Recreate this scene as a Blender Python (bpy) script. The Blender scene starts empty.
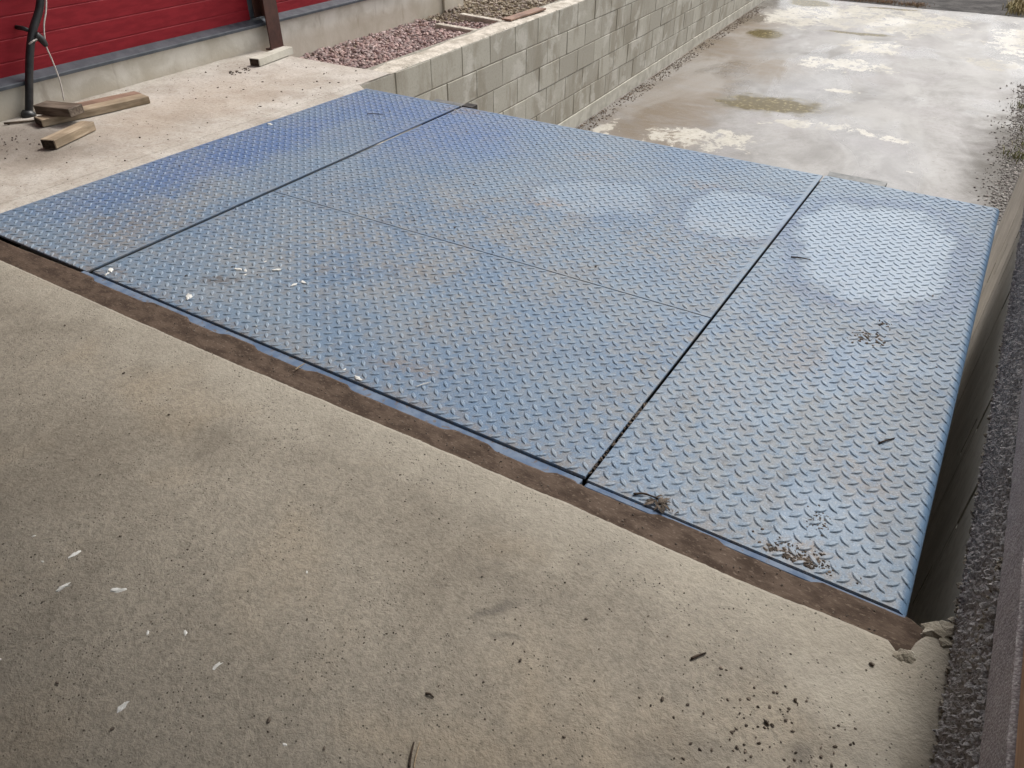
import bpy, bmesh, math, random
from mathutils import Matrix, Vector, noise as mn
rnd = random.Random(7)
sc = bpy.context.scene
C = sc.collection

# ---------------------------------------------------------------- camera
CAMH = 1.6
cam = bpy.data.cameras.new('camera'); cam_o = bpy.data.objects.new('camera', cam); C.objects.link(cam_o)
cam.sensor_width = 36.0; cam.lens = 736.05 / 1024 * 36; cam.clip_start = 0.05; cam.clip_end = 2000
RM = Matrix(((0.84713034, -0.3165867, 0.4267822), (0.53138147, 0.50170572, -0.68258707), (0.00197892, 0.80502437, 0.59323844))).to_4x4()
cam_o.matrix_world = Matrix.Translation((0, 0, CAMH)) @ RM
sc.camera = cam_o

# ---------------------------------------------------------------- sky, sun, exposure
SUN_EL, SUN_AZ = 50.0, 9.0            # azimuth measured from +Y towards +X
w = bpy.data.worlds.new('World'); sc.world = w; w.use_nodes = True
nt = w.node_tree; nt.nodes.clear()
sky = nt.nodes.new('ShaderNodeTexSky'); sky.sky_type = 'NISHITA'; sky.sun_disc = False
sky.sun_elevation = math.radians(SUN_EL); sky.sun_rotation = math.radians(SUN_AZ); sky.dust_density = 4.0
hs = nt.nodes.new('ShaderNodeHueSaturation'); hs.inputs['Saturation'].default_value = 0.22
bg = nt.nodes.new('ShaderNodeBackground'); bg.inputs['Strength'].default_value = 0.125
wo = nt.nodes.new('ShaderNodeOutputWorld')
nt.links.new(sky.outputs[0], hs.inputs['Color']); nt.links.new(hs.outputs[0], bg.inputs[0]); nt.links.new(bg.outputs[0], wo.inputs[0])
sun = bpy.data.lights.new('sun', 'SUN'); sun.energy = 1.5; sun.angle = math.radians(14); sun.color = (1, 0.965, 0.91)
sun_o = bpy.data.objects.new('sun', sun); C.objects.link(sun_o)
e, a = math.radians(SUN_EL), math.radians(SUN_AZ)
sdir = Vector((math.cos(e) * math.sin(a), math.cos(e) * math.cos(a), math.sin(e)))
sun_o.rotation_euler = sdir.to_track_quat('Z', 'Y').to_euler(); sun_o.location = (0, 0, 30)
sc.view_settings.view_transform = 'Standard'; sc.view_settings.look = 'None'
sc.view_settings.exposure = 0.73; sc.view_settings.gamma = 1.0; sc.view_settings.use_curve_mapping = False

sc.cycles.max_bounces = 5; sc.cycles.diffuse_bounces = 3; sc.cycles.glossy_bounces = 2; sc.cycles.transmission_bounces = 1

# ---------------------------------------------------------------- node helpers
class Mat:
    def __init__(s, name, rough=0.8, spec=0.5):
        s.m = bpy.data.materials.new(name); s.m.use_nodes = True; s.t = s.m.node_tree
        s.b = s.t.nodes['Principled BSDF']; s.b.inputs['Roughness'].default_value = rough
        s.b.inputs['Specular IOR Level'].default_value = spec
        s.geo = s.t.nodes.new('ShaderNodeNewGeometry'); s.P = s.geo.outputs['Position']
        s.bumps = None; s.cache = {}
    def n(s, kind): return s.t.nodes.new(kind)
    def l(s, a, b): s.t.links.new(a, b)
    def put(s, sock, v):
        if hasattr(v, 'is_linked') or hasattr(v, 'links'): s.l(v, sock)
        elif isinstance(v, (tuple, list)) and len(v) == 3 and sock.type == 'RGBA': sock.default_value = (*v, 1)
        else: sock.default_value = v
    def mapped(s, scale=(1, 1, 1), rot=0, loc=(0, 0, 0), vec=None):
        m = s.n('ShaderNodeMapping'); s.l(vec or s.P, m.inputs[0])
        m.inputs['Scale'].default_value = scale; m.inputs['Rotation'].default_value = (0, 0, rot); m.inputs['Location'].default_value = loc
        return m.outputs[0]
    def noise(s, scale, detail=4, rough=0.55, dist=0.0, vec=None, col=False):
        key = (scale, detail, rough, dist, vec, col)
        if key in s.cache: return s.cache[key]
        t = s.n('ShaderNodeTexNoise'); s.l(vec or s.P, t.inputs['Vector'])
        t.inputs['Scale'].default_value = scale; t.inputs['Detail'].default_value = detail
        t.inputs['Roughness'].default_value = rough; t.inputs['Distortion'].default_value = dist
        s.cache[key] = t.outputs['Color' if col else 'Fac']; return s.cache[key]
    def vor(s, scale, vec=None, feature='F1', out='Distance', rand=1.0):
        t = s.n('ShaderNodeTexVoronoi'); t.feature = feature; s.l(vec or s.P, t.inputs['Vector'])
        t.inputs['Scale'].default_value = scale; t.inputs['Randomness'].default_value = rand
        return t.outputs[out]
    def rng(s, v, a, b, c=0.0, d=1.0):
        t = s.n('ShaderNodeMapRange'); t.interpolation_type = 'SMOOTHSTEP'; s.put(t.inputs[0], v)
        for i, x in zip((1, 2, 3, 4), (a, b, c, d)): t.inputs[i].default_value = x
        return t.outputs[0]
    def math(s, op, a, b=0.0, clamp=False):
        t = s.n('ShaderNodeMath'); t.operation = op; t.use_clamp = clamp; s.put(t.inputs[0], a); s.put(t.inputs[1], b)
        return t.outputs[0]
    def mix(s, f, a, b, mode='MIX'):
        t = s.n('ShaderNodeMix'); t.data_type = 'RGBA'; t.blend_type = mode
        s.put(t.inputs['Factor'], f); s.put(t.inputs['A'] if False else t.inputs[6], a); s.put(t.inputs[7], b)
        return t.outputs[2]
    def ell(s, cx, cy, rx, ry, rot=0.0, soft=0.3, wob=0.15, wscale=3.0, power=2):
        """soft-edged blotch centred at (cx, cy): a stain with an outline of its own"""
        m = s.n('ShaderNodeMapping'); m.vector_type = 'TEXTURE'
        wscale = 1.6 if wscale < 2 else 2.6 if wscale < 5 else 14      # three shared wobble fields
        nz = s.noise(wscale, 2, col=True)
        v1 = s.n('ShaderNodeVectorMath'); v1.operation = 'SUBTRACT'; s.l(nz, v1.inputs[0]); v1.inputs[1].default_value = (.5, .5, .5)
        v2 = s.n('ShaderNodeVectorMath'); v2.operation = 'SCALE'; s.l(v1.outputs[0], v2.inputs[0]); v2.inputs['Scale'].default_value = wob * 2
        v3 = s.n('ShaderNodeVectorMath'); v3.operation = 'ADD'; s.l(s.P, v3.inputs[0]); s.l(v2.outputs[0], v3.inputs[1])
        s.l(v3.outputs[0], m.inputs[0]); m.inputs['Location'].default_value = (cx, cy, 0); m.inputs['Rotation'].default_value = (0, 0, rot)
        m.inputs['Scale'].default_value = (rx, ry, 1e4)
        sp = s.n('ShaderNodeSeparateXYZ'); s.l(m.outputs[0], sp.inputs[0])
        px = s.math('POWER', s.math('ABSOLUTE', sp.outputs[0]), power); py = s.math('POWER', s.math('ABSOLUTE', sp.outputs[1]), power)
        return s.math('POWER', s.math('ADD', px, py), 1.0 / power), soft
    def blot(s, *a, **k):
        d, soft = s.ell(*a, **k); return s.rng(d, 1 - soft, 1 + soft, 1.0, 0.0)
    def mx(s, *v):
        o = v[0]
        for x in v[1:]: o = s.math('MAXIMUM', o, x)
        return o
    def color(s, v): s.put(s.b.inputs['Base Color'], v)
    def rough(s, v): s.put(s.b.inputs['Roughness'], v)
    def bump(s, h, strength=0.5, dist=0.01):
        t = s.n('ShaderNodeBump'); t.inputs['Strength'].default_value = strength; t.inputs['Distance'].default_value = dist
        s.l(h, t.inputs['Height'])
        if s.bumps: s.l(s.bumps, t.inputs['Normal'])
        s.bumps = t.outputs[0]; s.l(s.bumps, s.b.inputs['Normal'])

def xyz(M):
    sp = M.n('ShaderNodeSeparateXYZ'); M.l(M.P, sp.inputs[0]); return sp.outputs

# ---------------------------------------------------------------- materials
def mat_floor():
    M = Mat('dock_concrete', 0.85, 0.3)
    big = M.noise(1.3, 3, 0.6, 0.6); mid = M.noise(7, 4, 0.68); fine = M.noise(70, 4, 0.7); sp = M.noise(260, 2, 0.6)
    c = M.mix(M.rng(big, .34, .66), (.182, .158, .125), (.265, .235, .190))
    c = M.mix(M.math('MULTIPLY', M.rng(mid, .35, .75), .5), c, (.29, .258, .21))
    st_ = M.noise(30, 4, .74, .5, vec=M.mapped((1, .45, 1), .5))
    c = M.mix(M.math('MULTIPLY', M.rng(st_, .40, .66), .55), M.mix(.16, c, (.13, .108, .08)), M.mix(.16, c, (.48, .43, .34)))
    warm = M.noise(2.2, 3, 0.5, 0.3, vec=M.mapped(loc=(4, 9, 0)))
    c = M.mix(M.math('MULTIPLY', M.rng(warm, .52, .72), .35), c, (.31, .25, .175))
    c = M.mix(M.rng(fine, .32, .60), M.mix(.33, c, (.075, .066, .053)), c)
    # floor gets paler towards the steel strip
    y = xyz(M)[1]
    c = M.mix(M.math('MULTIPLY', M.rng(M.math('ADD', y, M.math('MULTIPLY', mid, .35)), 1.25, 1.62), .4), c, (.43, .395, .325))
    spots = M.rng(M.vor(42, M.mapped()), .06, .13, 1, 0)
    gate = M.rng(M.noise(5, 3), .46, .60)
    c = M.mix(M.math('MULTIPLY', M.math('MULTIPLY', spots, gate), .8), c, (.06, .052, .045))
    c = M.mix(M.rng(sp, .66, .76, 0, .7), c, (.07, .06, .05))
    # scuffs and darker oily blots
    for cx, cy, rx, ry, ro, f in ((-.66, .98, .07, .012, .9, .55), (-.60, .93, .05, .008, .5, .4), (-.09, .93, .10, .03, .2, .25), (.10, 1.02, .02, .03, 0, .5), (.16, .97, .03, .015, 0, .3), (.22, 1.08, .025, .02, 0, .35), (-.12, .86, .12, .04, .2, .3)):
        c = M.mix(M.math('MULTIPLY', M.blot(cx, cy, rx, ry, ro, .6, .03, 18), f), c, (.08, .07, .06))
    for cx, cy, rx, ry, f in ((.18, 1.22, .14, .10, .25), (.26, 1.0, .06, .12, .3)):
        c = M.mix(M.math('MULTIPLY', M.blot(cx, cy, rx, ry, 0, .6, .06, 9), f), c, (.50, .47, .40))
    M.color(c); M.rough(M.rng(mid, .3, .7, .70, .9))
    pits = M.math('MULTIPLY', M.rng(M.vor(75), .10, .22, 1, 0), M.rng(M.noise(9, 2), .48, .60))
    c = M.mix(M.math('MULTIPLY', pits, .85), c, (.085, .075, .06)); M.color(c)
    hgt = M.math('ADD', M.math('MULTIPLY', M.noise(13, 4, .7, .8), .007), M.math('MULTIPLY', fine, .006))
    hgt = M.math('SUBTRACT', hgt, M.math('MULTIPLY', M.math('MULTIPLY', spots, gate), .004)); hgt = M.math('SUBTRACT', hgt, M.math('MULTIPLY', pits, .004))
    M.bump(hgt, .7, 1.0)
    return M.m

def mat_deck():
    M = Mat('worn_blue_paint', 0.5, 0.30)
    X, Y, Z = xyz(M)
    big = M.noise(.9, 3, .6, .5); mid = M.noise(3.2, 4, .68, .4); fine = M.noise(24, 4, .7); vf = M.noise(180, 2, .65)
    c = M.mix(M.rng(big, .35, .65), (.105, .165, .25), (.148, .205, .272))
    # strong, little walked paint on the left flap and along its far part
    deep = M.mx(M.blot(-4.0, 3.1, .33, 1.0, 0, .55, .35, 2.5), M.blot(-3.05, 4.1, .5, .55, .3, .7, .3, 2), M.blot(-3.7, 4.3, .7, .35, 0, .6, .3, 2))
    c = M.mix(M.math('MULTIPLY', deep, .70), c, (.060, .120, .285))
    # grey traffic dust, in streaks and clouds
    dust = M.rng(M.math('ADD', M.math('MULTIPLY', mid, .45), M.math('MULTIPLY', fine, .55)), .42, .60)
    zone = M.mx(M.blot(-.35, 2.3, .62, .95, 0, .6, .3, 2), M.blot(-2.0, 2.6, 1.0, .8, .2, .7, .4, 1.5), M.blot(-3.45, 2.1, .35, .5, 0, .6, .25, 2.5), M.blot(-1.2, 3.1, .5, .5, 0, .6, .3, 2.5))
    c = M.mix(M.math('MULTIPLY', dust, M.math('ADD', M.math('MULTIPLY', zone, .46), .42)), c, (.215, .218, .218))
    brown = M.math('MULTIPLY', M.rng(M.noise(5.5, 4, .74, vec=M.mapped(loc=(3, 1, 0))), .52, .66), zone)
    c = M.mix(M.math('MULTIPLY', brown, .42), c, (.165, .135, .11))
    # dried water marks: chalky pale-blue patches with a darker tide line
    rough = M.rng(mid, .3, .7, .50, .66)
    for cx, cy, rx, ry, ro, pw in ((-.24, 3.74, .36, .60, .10, 3), (-.94, 3.77, .29, .34, .1, 2.4), (-1.72, 3.56, .33, .26, .55, 2.2)):
        d, _ = M.ell(cx, cy, rx, ry, ro, .1, .16, 2.6, pw)
        d = M.math('ADD', d, M.math('MULTIPLY', M.math('SUBTRACT', M.noise(7.5, 4, .65), .5), .55))
        fade = .52 if cx > -.5 else .36 if cx > -1.5 else .22
        tide = M.math('MULTIPLY', M.rng(d, .95, 1.04), M.rng(d, 1.06, 1.30, 1, 0))
        c = M.mix(M.math('MULTIPLY', tide, .85 * fade), c, (.085, .125, .225))
        inn = M.math('MULTIPLY', M.rng(d, .80, 1.03, 1, 0), M.rng(mid, .3, .6, .6, 1.0))
        c = M.mix(M.math('MULTIPLY', inn, fade), c, (.32, .395, .48))
        rough = M.math('SUBTRACT', rough, M.math('MULTIPLY', inn, .12))
    for cx, cy, rx, ry, f in ((-1.87, 3.36, .09, .05, .75), (-1.26, 4.07, .12, .06, .5), (-2.03, 4.18, .18, .10, .4), (-.11, 2.87, .06, .05, .5), (-.3, 2.6, .08, .2, .35), (.06, 2.0, .09, .12, .4), (-.5, 2.2, .1, .1, .35), (-.05, 1.60, .10, .035, .9), (-2.69, 1.80, .10, .035, .8), (-3.15, 1.62, .05, .03, .4), (-1.55, 1.72, .15, .05, .5), (-3.6, 1.9, .2, .2, .35), (-3.25, 4.55, .15, .1, .6)):
        col = (.075, .062, .055) if cx in (-2.69, -3.99) else (.19, .135, .095)
        c = M.mix(M.math('MULTIPLY', M.math('MULTIPLY', M.blot(cx, cy, rx, ry, .3, .6, .07, 14), f), M.rng(fine, .38, .60, .15, 1)), c, col)
    grime = M.math('MULTIPLY', M.rng(M.noise(13, 4, .75), .53, .66), M.math('ADD', M.math('MULTIPLY', zone, .75), .15))
    c = M.mix(M.math('MULTIPLY', grime, .55), c, (.085, .075, .066))
    dirtline = M.rng(Y, 1.54, 1.66, .5, 0)
    c = M.mix(M.math('MULTIPLY', dirtline, M.rng(fine, .4, .6)), c, (.16, .125, .10))
    c = M.mix(M.math('MULTIPLY', M.rng(vf, .56, .70), .55), c, (.36, .39, .43))
    c = M.mix(M.math('MULTIPLY', M.rng(vf, .44, .30), .6), c, (.055, .06, .07))
    c = M.mix(M.rng(X, .208, .236, 0, .75), c, (.115, .21, .345))       # cleaner paint on the rolled edge
    # the raised treads are rubbed paler
    c = M.mix(M.math('MULTIPLY', M.rng(Z, .0008, .003), M.rng(fine, .32, .62, .15, .55)), c, (.24, .305, .375))
    M.color(c); M.rough(rough); M.bump(M.noise(90, 2, .7), .25, .002)
    return M.m

def mat_simple(name, c1, c2, scale=8, rough=.8, spec=.4, bump=.3, bdist=.004, detail=5, stretch=None, rot=0, lo=.35, hi=.65, speck=None):
    M = Mat(name, rough, spec)
    v = M.mapped(stretch, rot) if stretch else None
    n = M.noise(scale, detail, .62, .2, vec=v)
    c = M.mix(M.rng(n, lo, hi), c1, c2)
    if speck: c = M.mix(M.rng(M.noise(speck[1], 3, .6, vec=v), speck[2], speck[3], 0, .8), c, speck[0])
    M.color(c); M.rough(M.rng(n, .3, .7, min(1, rough + .08), rough - .08))
    if bump: M.bump(M.noise(scale * 5, 5, .7, vec=v), bump, bdist)
    return M.m

def mat_yard():
    M = Mat('yard_concrete_wet', .6, .4)
    big = M.noise(.28, 2, .6, .7); mid = M.noise(1.4, 5, .70, .5, vec=M.mapped((1, .62, 1))); fine = M.noise(14, 5, .74); vf = M.noise(70, 2, .7)
    c = M.mix(M.rng(mid, .35, .65), (.118, .107, .097), (.235, .222, .208))
    lil = M.noise(.9, 4, .6, .4, vec=M.mapped(loc=(7, 3, 0)))
    c = M.mix(M.math('MULTIPLY', M.rng(lil, .45, .65), .5), c, (.23, .208, .205))
    c = M.mix(M.math('MULTIPLY', M.rng(fine, .45, .66), .45), c, (.135, .12, .105))
    # brown silt washed along the foot of the block wall
    silt = M.mx(M.blot(-4.0, 11.2, .75, 2.6, .10, .5, .5, 1.1), M.blot(-4.7, 15.5, .8, 3.5, .10, .6, .4, 1), M.blot(-3.4, 9.4, .5, .35, .6, .5, .3, 2), M.blot(-3.75, 13.8, .9, .9, 0, .6, .4, 1.2))
    c = M.mix(M.math('MULTIPLY', silt, M.rng(M.noise(2.2, 5, .6, .3, vec=M.mapped((1, 2.4, 1))), .3, .6, .6, 1)), c, (.125, .088, .05))
    # dry, pale crust with ragged edges
    dryn = M.math('ADD', M.math('MULTIPLY', M.noise(4.2, 5, .75, .6, vec=M.mapped((1, .7, 1))), .7), M.math('MULTIPLY', fine, .3))
    dz = M.mx(M.blot(-2.35, 14.75, .85, .55, .25, .5, .5, 1.6), M.blot(-2.15, 16.5, .6, .7, .2, .5, .45, 1.6), M.blot(-2.6, 19.6, 1.9, 1.9, .1, .35, .7, .9), M.blot(.6, 18.6, 1.1, 2.2, 0, .45, .7, 1), M.blot(-4.2, 18.9, .8, 1.4, 0, .5, .5, 1), M.blot(-2.05, 10.9, .6, .22, .4, .6, .35, 2.4), M.blot(-1.1, 10.95, .5, .16, -.1, .6, .3, 2.4), M.blot(-3.05, 9.6, .8, .5, .2, .7, .4, 2), M.blot(-4.32, 9.25, .12, .7, .09, .4, .15, 3), M.blot(.0, 16.2, .6, .5, 0, .5, .5, 1.5), M.blot(-2.0, 13.0, .35, .12, .3, .5, .2, 2), M.blot(8, 16, 5, 9, 0, .5, 2, .5))
    dry = M.rng(M.math('ADD', dryn, M.math('MULTIPLY', dz, .19)), .625, .70)
    c = M.mix(M.math('MULTIPLY', dry, .8), c, M.mix(M.rng(fine, .35, .65), (.44, .41, .35), (.53, .50, .435)))
    haze = M.rng(M.noise(.7, 4, .6, .6, vec=M.mapped((1, .5, 1), .5, (2, 5, 0))), .48, .68)
    c = M.mix(M.math('MULTIPLY', haze, .45), c, (.31, .297, .28))
    # standing water
    pud = M.mx(M.blot(-2.75, 11.62, .74, .50, .25, .35, .40, 2.2), M.blot(-2.7, 17.65, .65, .13, .1, .25, .15, 2), M.blot(-4.4, 20.7, .5, .5, .1, .25, .2, 1.5), M.blot(-2.6, 21.0, .6, .11, .1, .25, .1, 2), M.blot(-4.3, 16.6, .35, .5, .1, .3, .2, 2))
    c = M.mix(pud, c, M.mix(M.rng(fine, .52, .66), (.095, .070, .022), (.27, .22, .105)))
    M.put(M.b.inputs['Specular IOR Level'], M.rng(pud, 0, 1, .40, .03))
    sp = M.rng(M.vor(7), .06, .12, 1, 0)
    c = M.mix(M.math('MULTIPLY', sp, M.rng(M.noise(1.3), .5, .6, 0, .8)), c, (.07, .06, .05))
    c = M.mix(M.rng(vf, .60, .74, 0, .7), c, (.085, .075, .066))
    # stony damp soil by the right wall
    soil = M.mx(M.blot(.62, 11.0, .55, 3.0, 0, .6, .35, 2.4), M.blot(2.5, 10, 1.6, 6, 0, .4, .5, 1.5))
    c = M.mix(M.math('MULTIPLY', soil, M.rng(fine, .3, .6, .55, 1)), c, (.085, .075, .062))
    M.color(c)
    wet = M.rng(M.noise(.55, 5, .62, .8, vec=M.mapped((1, .45, 1), -.25)), .44, .60)
    r = M.rng(wet, 0, 1, .55, .20)
    r = M.math('ADD', r, M.math('MULTIPLY', dry, .35)); r = M.math('ADD', r, M.math('MULTIPLY', soil, .3), True)
    r = M.math('MULTIPLY', r, M.math('SUBTRACT', 1.0, M.math('MULTIPLY', pud, .6)))
    M.rough(r)
    hgt = M.math('MULTIPLY', M.math('ADD', fine, M.math('MULTIPLY', vf, .4)), M.math('SUBTRACT', 1.0, pud))
    M.bump(hgt, .5, .008); M.bump(big, .2, .05)
    return M.m

def mat_block():
    M = Mat('concrete_block', .85, .3)
    oi = M.n('ShaderNodeObjectInfo'); rv = oi.outputs['Random']
    mid = M.noise(2.6, 5, .6, .3); fine = M.noise(60, 4, .7); stain = M.noise(3.2, 4, .6, vec=M.mapped((1, 1, .35)))
    c = M.mix(rv, (.36, .335, .28), (.46, .435, .37))
    c = M.mix(M.math('MULTIPLY', M.rng(stain, .46, .62), .6), c, (.26, .23, .175))
    c = M.mix(M.math('MULTIPLY', M.rng(mid, .52, .64), .6), c, (.58, .555, .495))
    c = M.mix(M.math('MULTIPLY', M.rng(fine, .45, .7), .3), c, (.17, .16, .135))
    M.color(c); M.bump(fine, .4, .004); return M.m

def mat_render(name, c1, c2, scale, strength, dist):
    M = Mat(name, .9, .25)
    v = M.vor(scale, feature='SMOOTH_F1'); n = M.noise(scale * 1.6, 4, .65); big = M.noise(5, 4, .6)
    c = M.mix(M.rng(big, .35, .65), c1, c2); c = M.mix(M.rng(v, .15, .5, .55, 0), c, (.62, .60, .59))
    c = M.mix(M.rng(n, .5, .72, 0, .7), c, (.10, .09, .088))
    M.color(c); M.bump(v, strength, dist); M.bump(n, strength, dist); return M.m

def mat_pit():
    M = Mat('smooth_cast_concrete', .75, .35)
    v = M.mapped((1, 1, .6)); n = M.noise(4, 5, .6, .3, vec=v); f = M.noise(30, 5, .7, vec=v)
    c = M.mix(M.rng(n, .35, .65), (.44, .405, .345), (.55, .51, .44))
    c = M.mix(M.math('MULTIPLY', M.rng(f, .46, .64), .35), c, (.25, .215, .165))
    M.color(c); M.bump(f, .2, .003); return M.m

def mat_wood(name, c1, c2, axis=1, rough=.75):
    M = Mat(name, rough, .3)
    tc = M.n('ShaderNodeTexCoord'); st = [14, 14, 14]; st[axis] = 1.2
    m = M.n('ShaderNodeMapping'); M.l(tc.outputs['Object'], m.inputs[0]); m.inputs['Scale'].default_value = st
    g = M.noise(3.5, 6, .65, .6, vec=m.outputs[0]); b = M.noise(4, 3, vec=tc.outputs['Object'])
    c = M.mix(M.rng(g, .35, .65), c1, c2); c = M.mix(M.rng(b, .45, .68, 0, .6), c, tuple(x * .55 for x in c1))
    M.color(c); M.bump(g, .35, .003); return M.m

MT = dict(
    floor=mat_floor(), deck=mat_deck(), yard=mat_yard(), block=mat_block(), pit=mat_pit(),
    render=mat_render('coarse_render', (.46, .44, .43), (.56, .54, .53), 105, 1.0, .010),
    render2=mat_render('fine_render', (.28, .25, .255), (.34, .305, .305), 190, .6, .003),
    rust=mat_simple('rusty_edge_steel', (.050, .034, .025), (.096, .067, .049), 11, .85, .15, .5, .004, 5, (1, 1.8, 1), 0, .35, .65, ((.17, .13, .10), 60, .55, .72)),
    frame_blue=mat_simple('frame_blue_paint', (.085, .125, .20), (.15, .19, .255), 12, .75, .2, .2, .002, 5, None, 0, .35, .65, ((.13, .10, .08), 40, .58, .68)),
    dark=mat_simple('dark_grimy_steel', (.018, .016, .015), (.05, .042, .036), 14, .8, .3),
    tab=mat_simple('grey_steel_tab', (.085, .088, .085), (.15, .15, .145), 12, .6, .4),
    apron=None, mortar=mat_simple('grey_mortar', (.22, .205, .17), (.32, .30, .255), 20, .95, .2, .5),
    cap=mat_simple('mortar_cap', (.40, .36, .30), (.60, .55, .475), 7, .95, .2, .8, .01, 6, None, 0, .38, .62, ((.16, .14, .11), 45, .57, .70)),
    footing=mat_simple('footing_concrete', (.40, .375, .315), (.54, .515, .445), 5, .9, .25, .5),
    red=mat_simple('red_cladding', (.205, .009, .016), (.255, .013, .021), 5, .6, .2, .08, .002, 4, (1, 1, 5)),
    flash=mat_simple('anthracite_flashing', (.042, .05, .062), (.075, .085, .10), 9, .45, .5, .1, .002),
    plinth=None, post=mat_simple('brown_painted_steel', (.052, .022, .017), (.085, .036, .026), 9, .5, .45, .15),
    black=mat_simple('black_rubber', (.014, .014, .015), (.03, .03, .031), 20, .45, .5, .1),
    cable=mat_simple('white_cable', (.55, .50, .46), (.68, .64, .60), 30, .5, .4, 0),
    wood_pale=mat_wood('pale_weathered_timber', (.27, .205, .135), (.42, .335, .24)),
    wood_dark=mat_wood('dark_weathered_timber', (.085, .062, .045), (.19, .15, .115)),
    wood_red=mat_wood('reddish_timber', (.20, .115, .08), (.32, .21, .155)),
    wood_rail=mat_wood('orange_timber', (.36, .21, .12), (.50, .32, .20)),
    end_shade=mat_simple('shaded_end_wood', (.03, .022, .017), (.07, .05, .037), 40, .9, .2, .4),  # shade colour for the timber ends turned from the light
    gravel=None, white=mat_simple('chalky_white', (.50, .49, .46), (.66, .65, .62), 60, .8, .3, .2),
    twig=mat_simple('dark_twig', (.022, .016, .012), (.06, .042, .03), 60, .85, .2, .4),
    straw=mat_simple('dry_straw', (.20, .145, .09), (.34, .26, .17), 60, .85, .2, .3),
    crumb=mat_simple('dark_crumbs', (.05, .04, .033), (.15, .12, .095), 40, .9, .2, .3),
    stone=mat_simple('broken_concrete', (.26, .23, .18), (.44, .40, .33), 22, .95, .2, .8, .008),
    asphalt=mat_simple('road_asphalt', (.040, .037, .035), (.080, .073, .068), 3, .9, .08, .5, .006, 6, None, 0, .35, .65, ((.17, .16, .16), 60, .56, .7)),
    soil=mat_simple('terrace_soil', (.14, .105, .07), (.25, .20, .14), 4, .95, .15, .6, .01),
    ceil=mat_simple('ceiling_steel', (.20, .20, .19), (.26, .255, .245), 2, .8, .3, 0),
    inner=mat_simple('inner_wall', (.17, .16, .15), (.24, .225, .21), 2, .9, .3, .2),
)
def mat_apron():
    M = Mat('apron_concrete', .9, .25)
    big = M.noise(1.6, 5, .65, .5); fine = M.noise(40, 5, .7); pk = M.noise(3, 5, .6, vec=M.mapped(loc=(2, 8, 0)))
    c = M.mix(M.rng(big, .35, .65), (.35, .31, .265), (.47, .43, .38))
    c = M.mix(M.math('MULTIPLY', M.rng(pk, .45, .65), .55), c, (.55, .52, .475))
    c = M.mix(M.math('MULTIPLY', M.blot(-5.05, 3.6, .35, .9, 0, .7, .4, 2.2), .35), c, (.34, .26, .185))
    c = M.mix(M.math('MULTIPLY', M.blot(-5.3, 2.35, .5, .4, .3, .6, .3, 3), .7), c, (.12, .10, .08))
    c = M.mix(M.math('MULTIPLY', M.rng(fine, .48, .70), .5), c, (.17, .14, .115))
    M.color(c); M.bump(M.noise(12, 6, .7), .6, .012); M.bump(fine, .5, .005); return M.m
def mat_plinth():
    M = Mat('plinth_concrete', .85, .3)
    n = M.noise(3.2, 6, .65, .5); v = M.noise(7, 4, .6, vec=M.mapped((1, 1, .3))); z = xyz(M)[2]
    c = M.mix(M.rng(n, .35, .65), (.52, .485, .41), (.66, .63, .56))
    c = M.mix(M.rng(v, .58, .72, 0, .5), c, (.30, .25, .19))
    c = M.mix(M.math('MULTIPLY', M.rng(M.math('ADD', z, M.math('MULTIPLY', n, .1)), .16, .02), .45), c, (.36, .29, .21))
    M.color(c); M.bump(M.noise(40, 5, .7), .4, .005); return M.m
def mat_gravel():
    M = Mat('crushed_red_granite', .85, .3)
    at = M.n('ShaderNodeAttribute'); at.attribute_name = 'tint'
    M.color(M.mix(M.rng(M.noise(60), .4, .65, 0, .4), at.outputs['Color'], (.20, .15, .14))); return M.m
MT['apron'] = mat_apron(); MT['plinth'] = mat_plinth(); MT['gravel'] = mat_gravel()

# ---------------------------------------------------------------- object helpers
def link(name, me, mat=None, parent=None, loc=None, rotz=None):
    o = bpy.data.objects.new(name, me); C.objects.link(o)
    if me is not None and mat is not None: me.materials.clear(); me.materials.append(mat)
    if parent: o.parent = parent
    if loc is not None: o.location = loc
    if rotz is not None: o.rotation_euler = (0, 0, rotz)
    return o
def tag(o, label, cat, group=None):
    o['label'] = label; o['category'] = cat
    if group: o['group'] = group
    return o
def empty(name, label, cat, loc=(0, 0, 0), rotz=0, group=None):
    o = link(name, None, loc=loc, rotz=rotz); o.empty_display_size = .1
    return tag(o, label, cat, group)
def kind(o, k): o['kind'] = k; return o
def pyd(name, v, f, smooth=False):
    me = bpy.data.meshes.new(name); me.from_pydata(v, [], f); me.update()
    if smooth: me.polygons.foreach_set('use_smooth', [True] * len(me.polygons))
    return me
def box_me(name, a, b, bev=0.0, seg=1, jit=0.0, seed=0, cuts=0):
    bm = bmesh.new(); bmesh.ops.create_cube(bm, size=1)
    for v in bm.verts: v.co = Vector([(a[i] + b[i]) / 2 + v.co[i] * (b[i] - a[i]) for i in range(3)])
    if cuts: bmesh.ops.subdivide_edges(bm, edges=bm.edges[:], cuts=cuts, use_grid_fill=True)
    if bev: bmesh.ops.bevel(bm, geom=bm.edges[:] if not cuts else [e_ for e_ in bm.edges if e_.calc_face_angle(0) > .5], offset=bev, segments=seg, affect='EDGES')
    if jit:
        r = random.Random(seed)
        for v in bm.verts: v.co += Vector((r.uniform(-jit, jit), r.uniform(-jit, jit), r.uniform(-jit, jit)))
    me = bpy.data.meshes.new(name); bm.to_mesh(me); bm.free(); return me
def box(name, a, b, mat, parent=None, bev=0.0, **k): return link(name, box_me(name, a, b, bev, **k), mat, parent)
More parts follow.
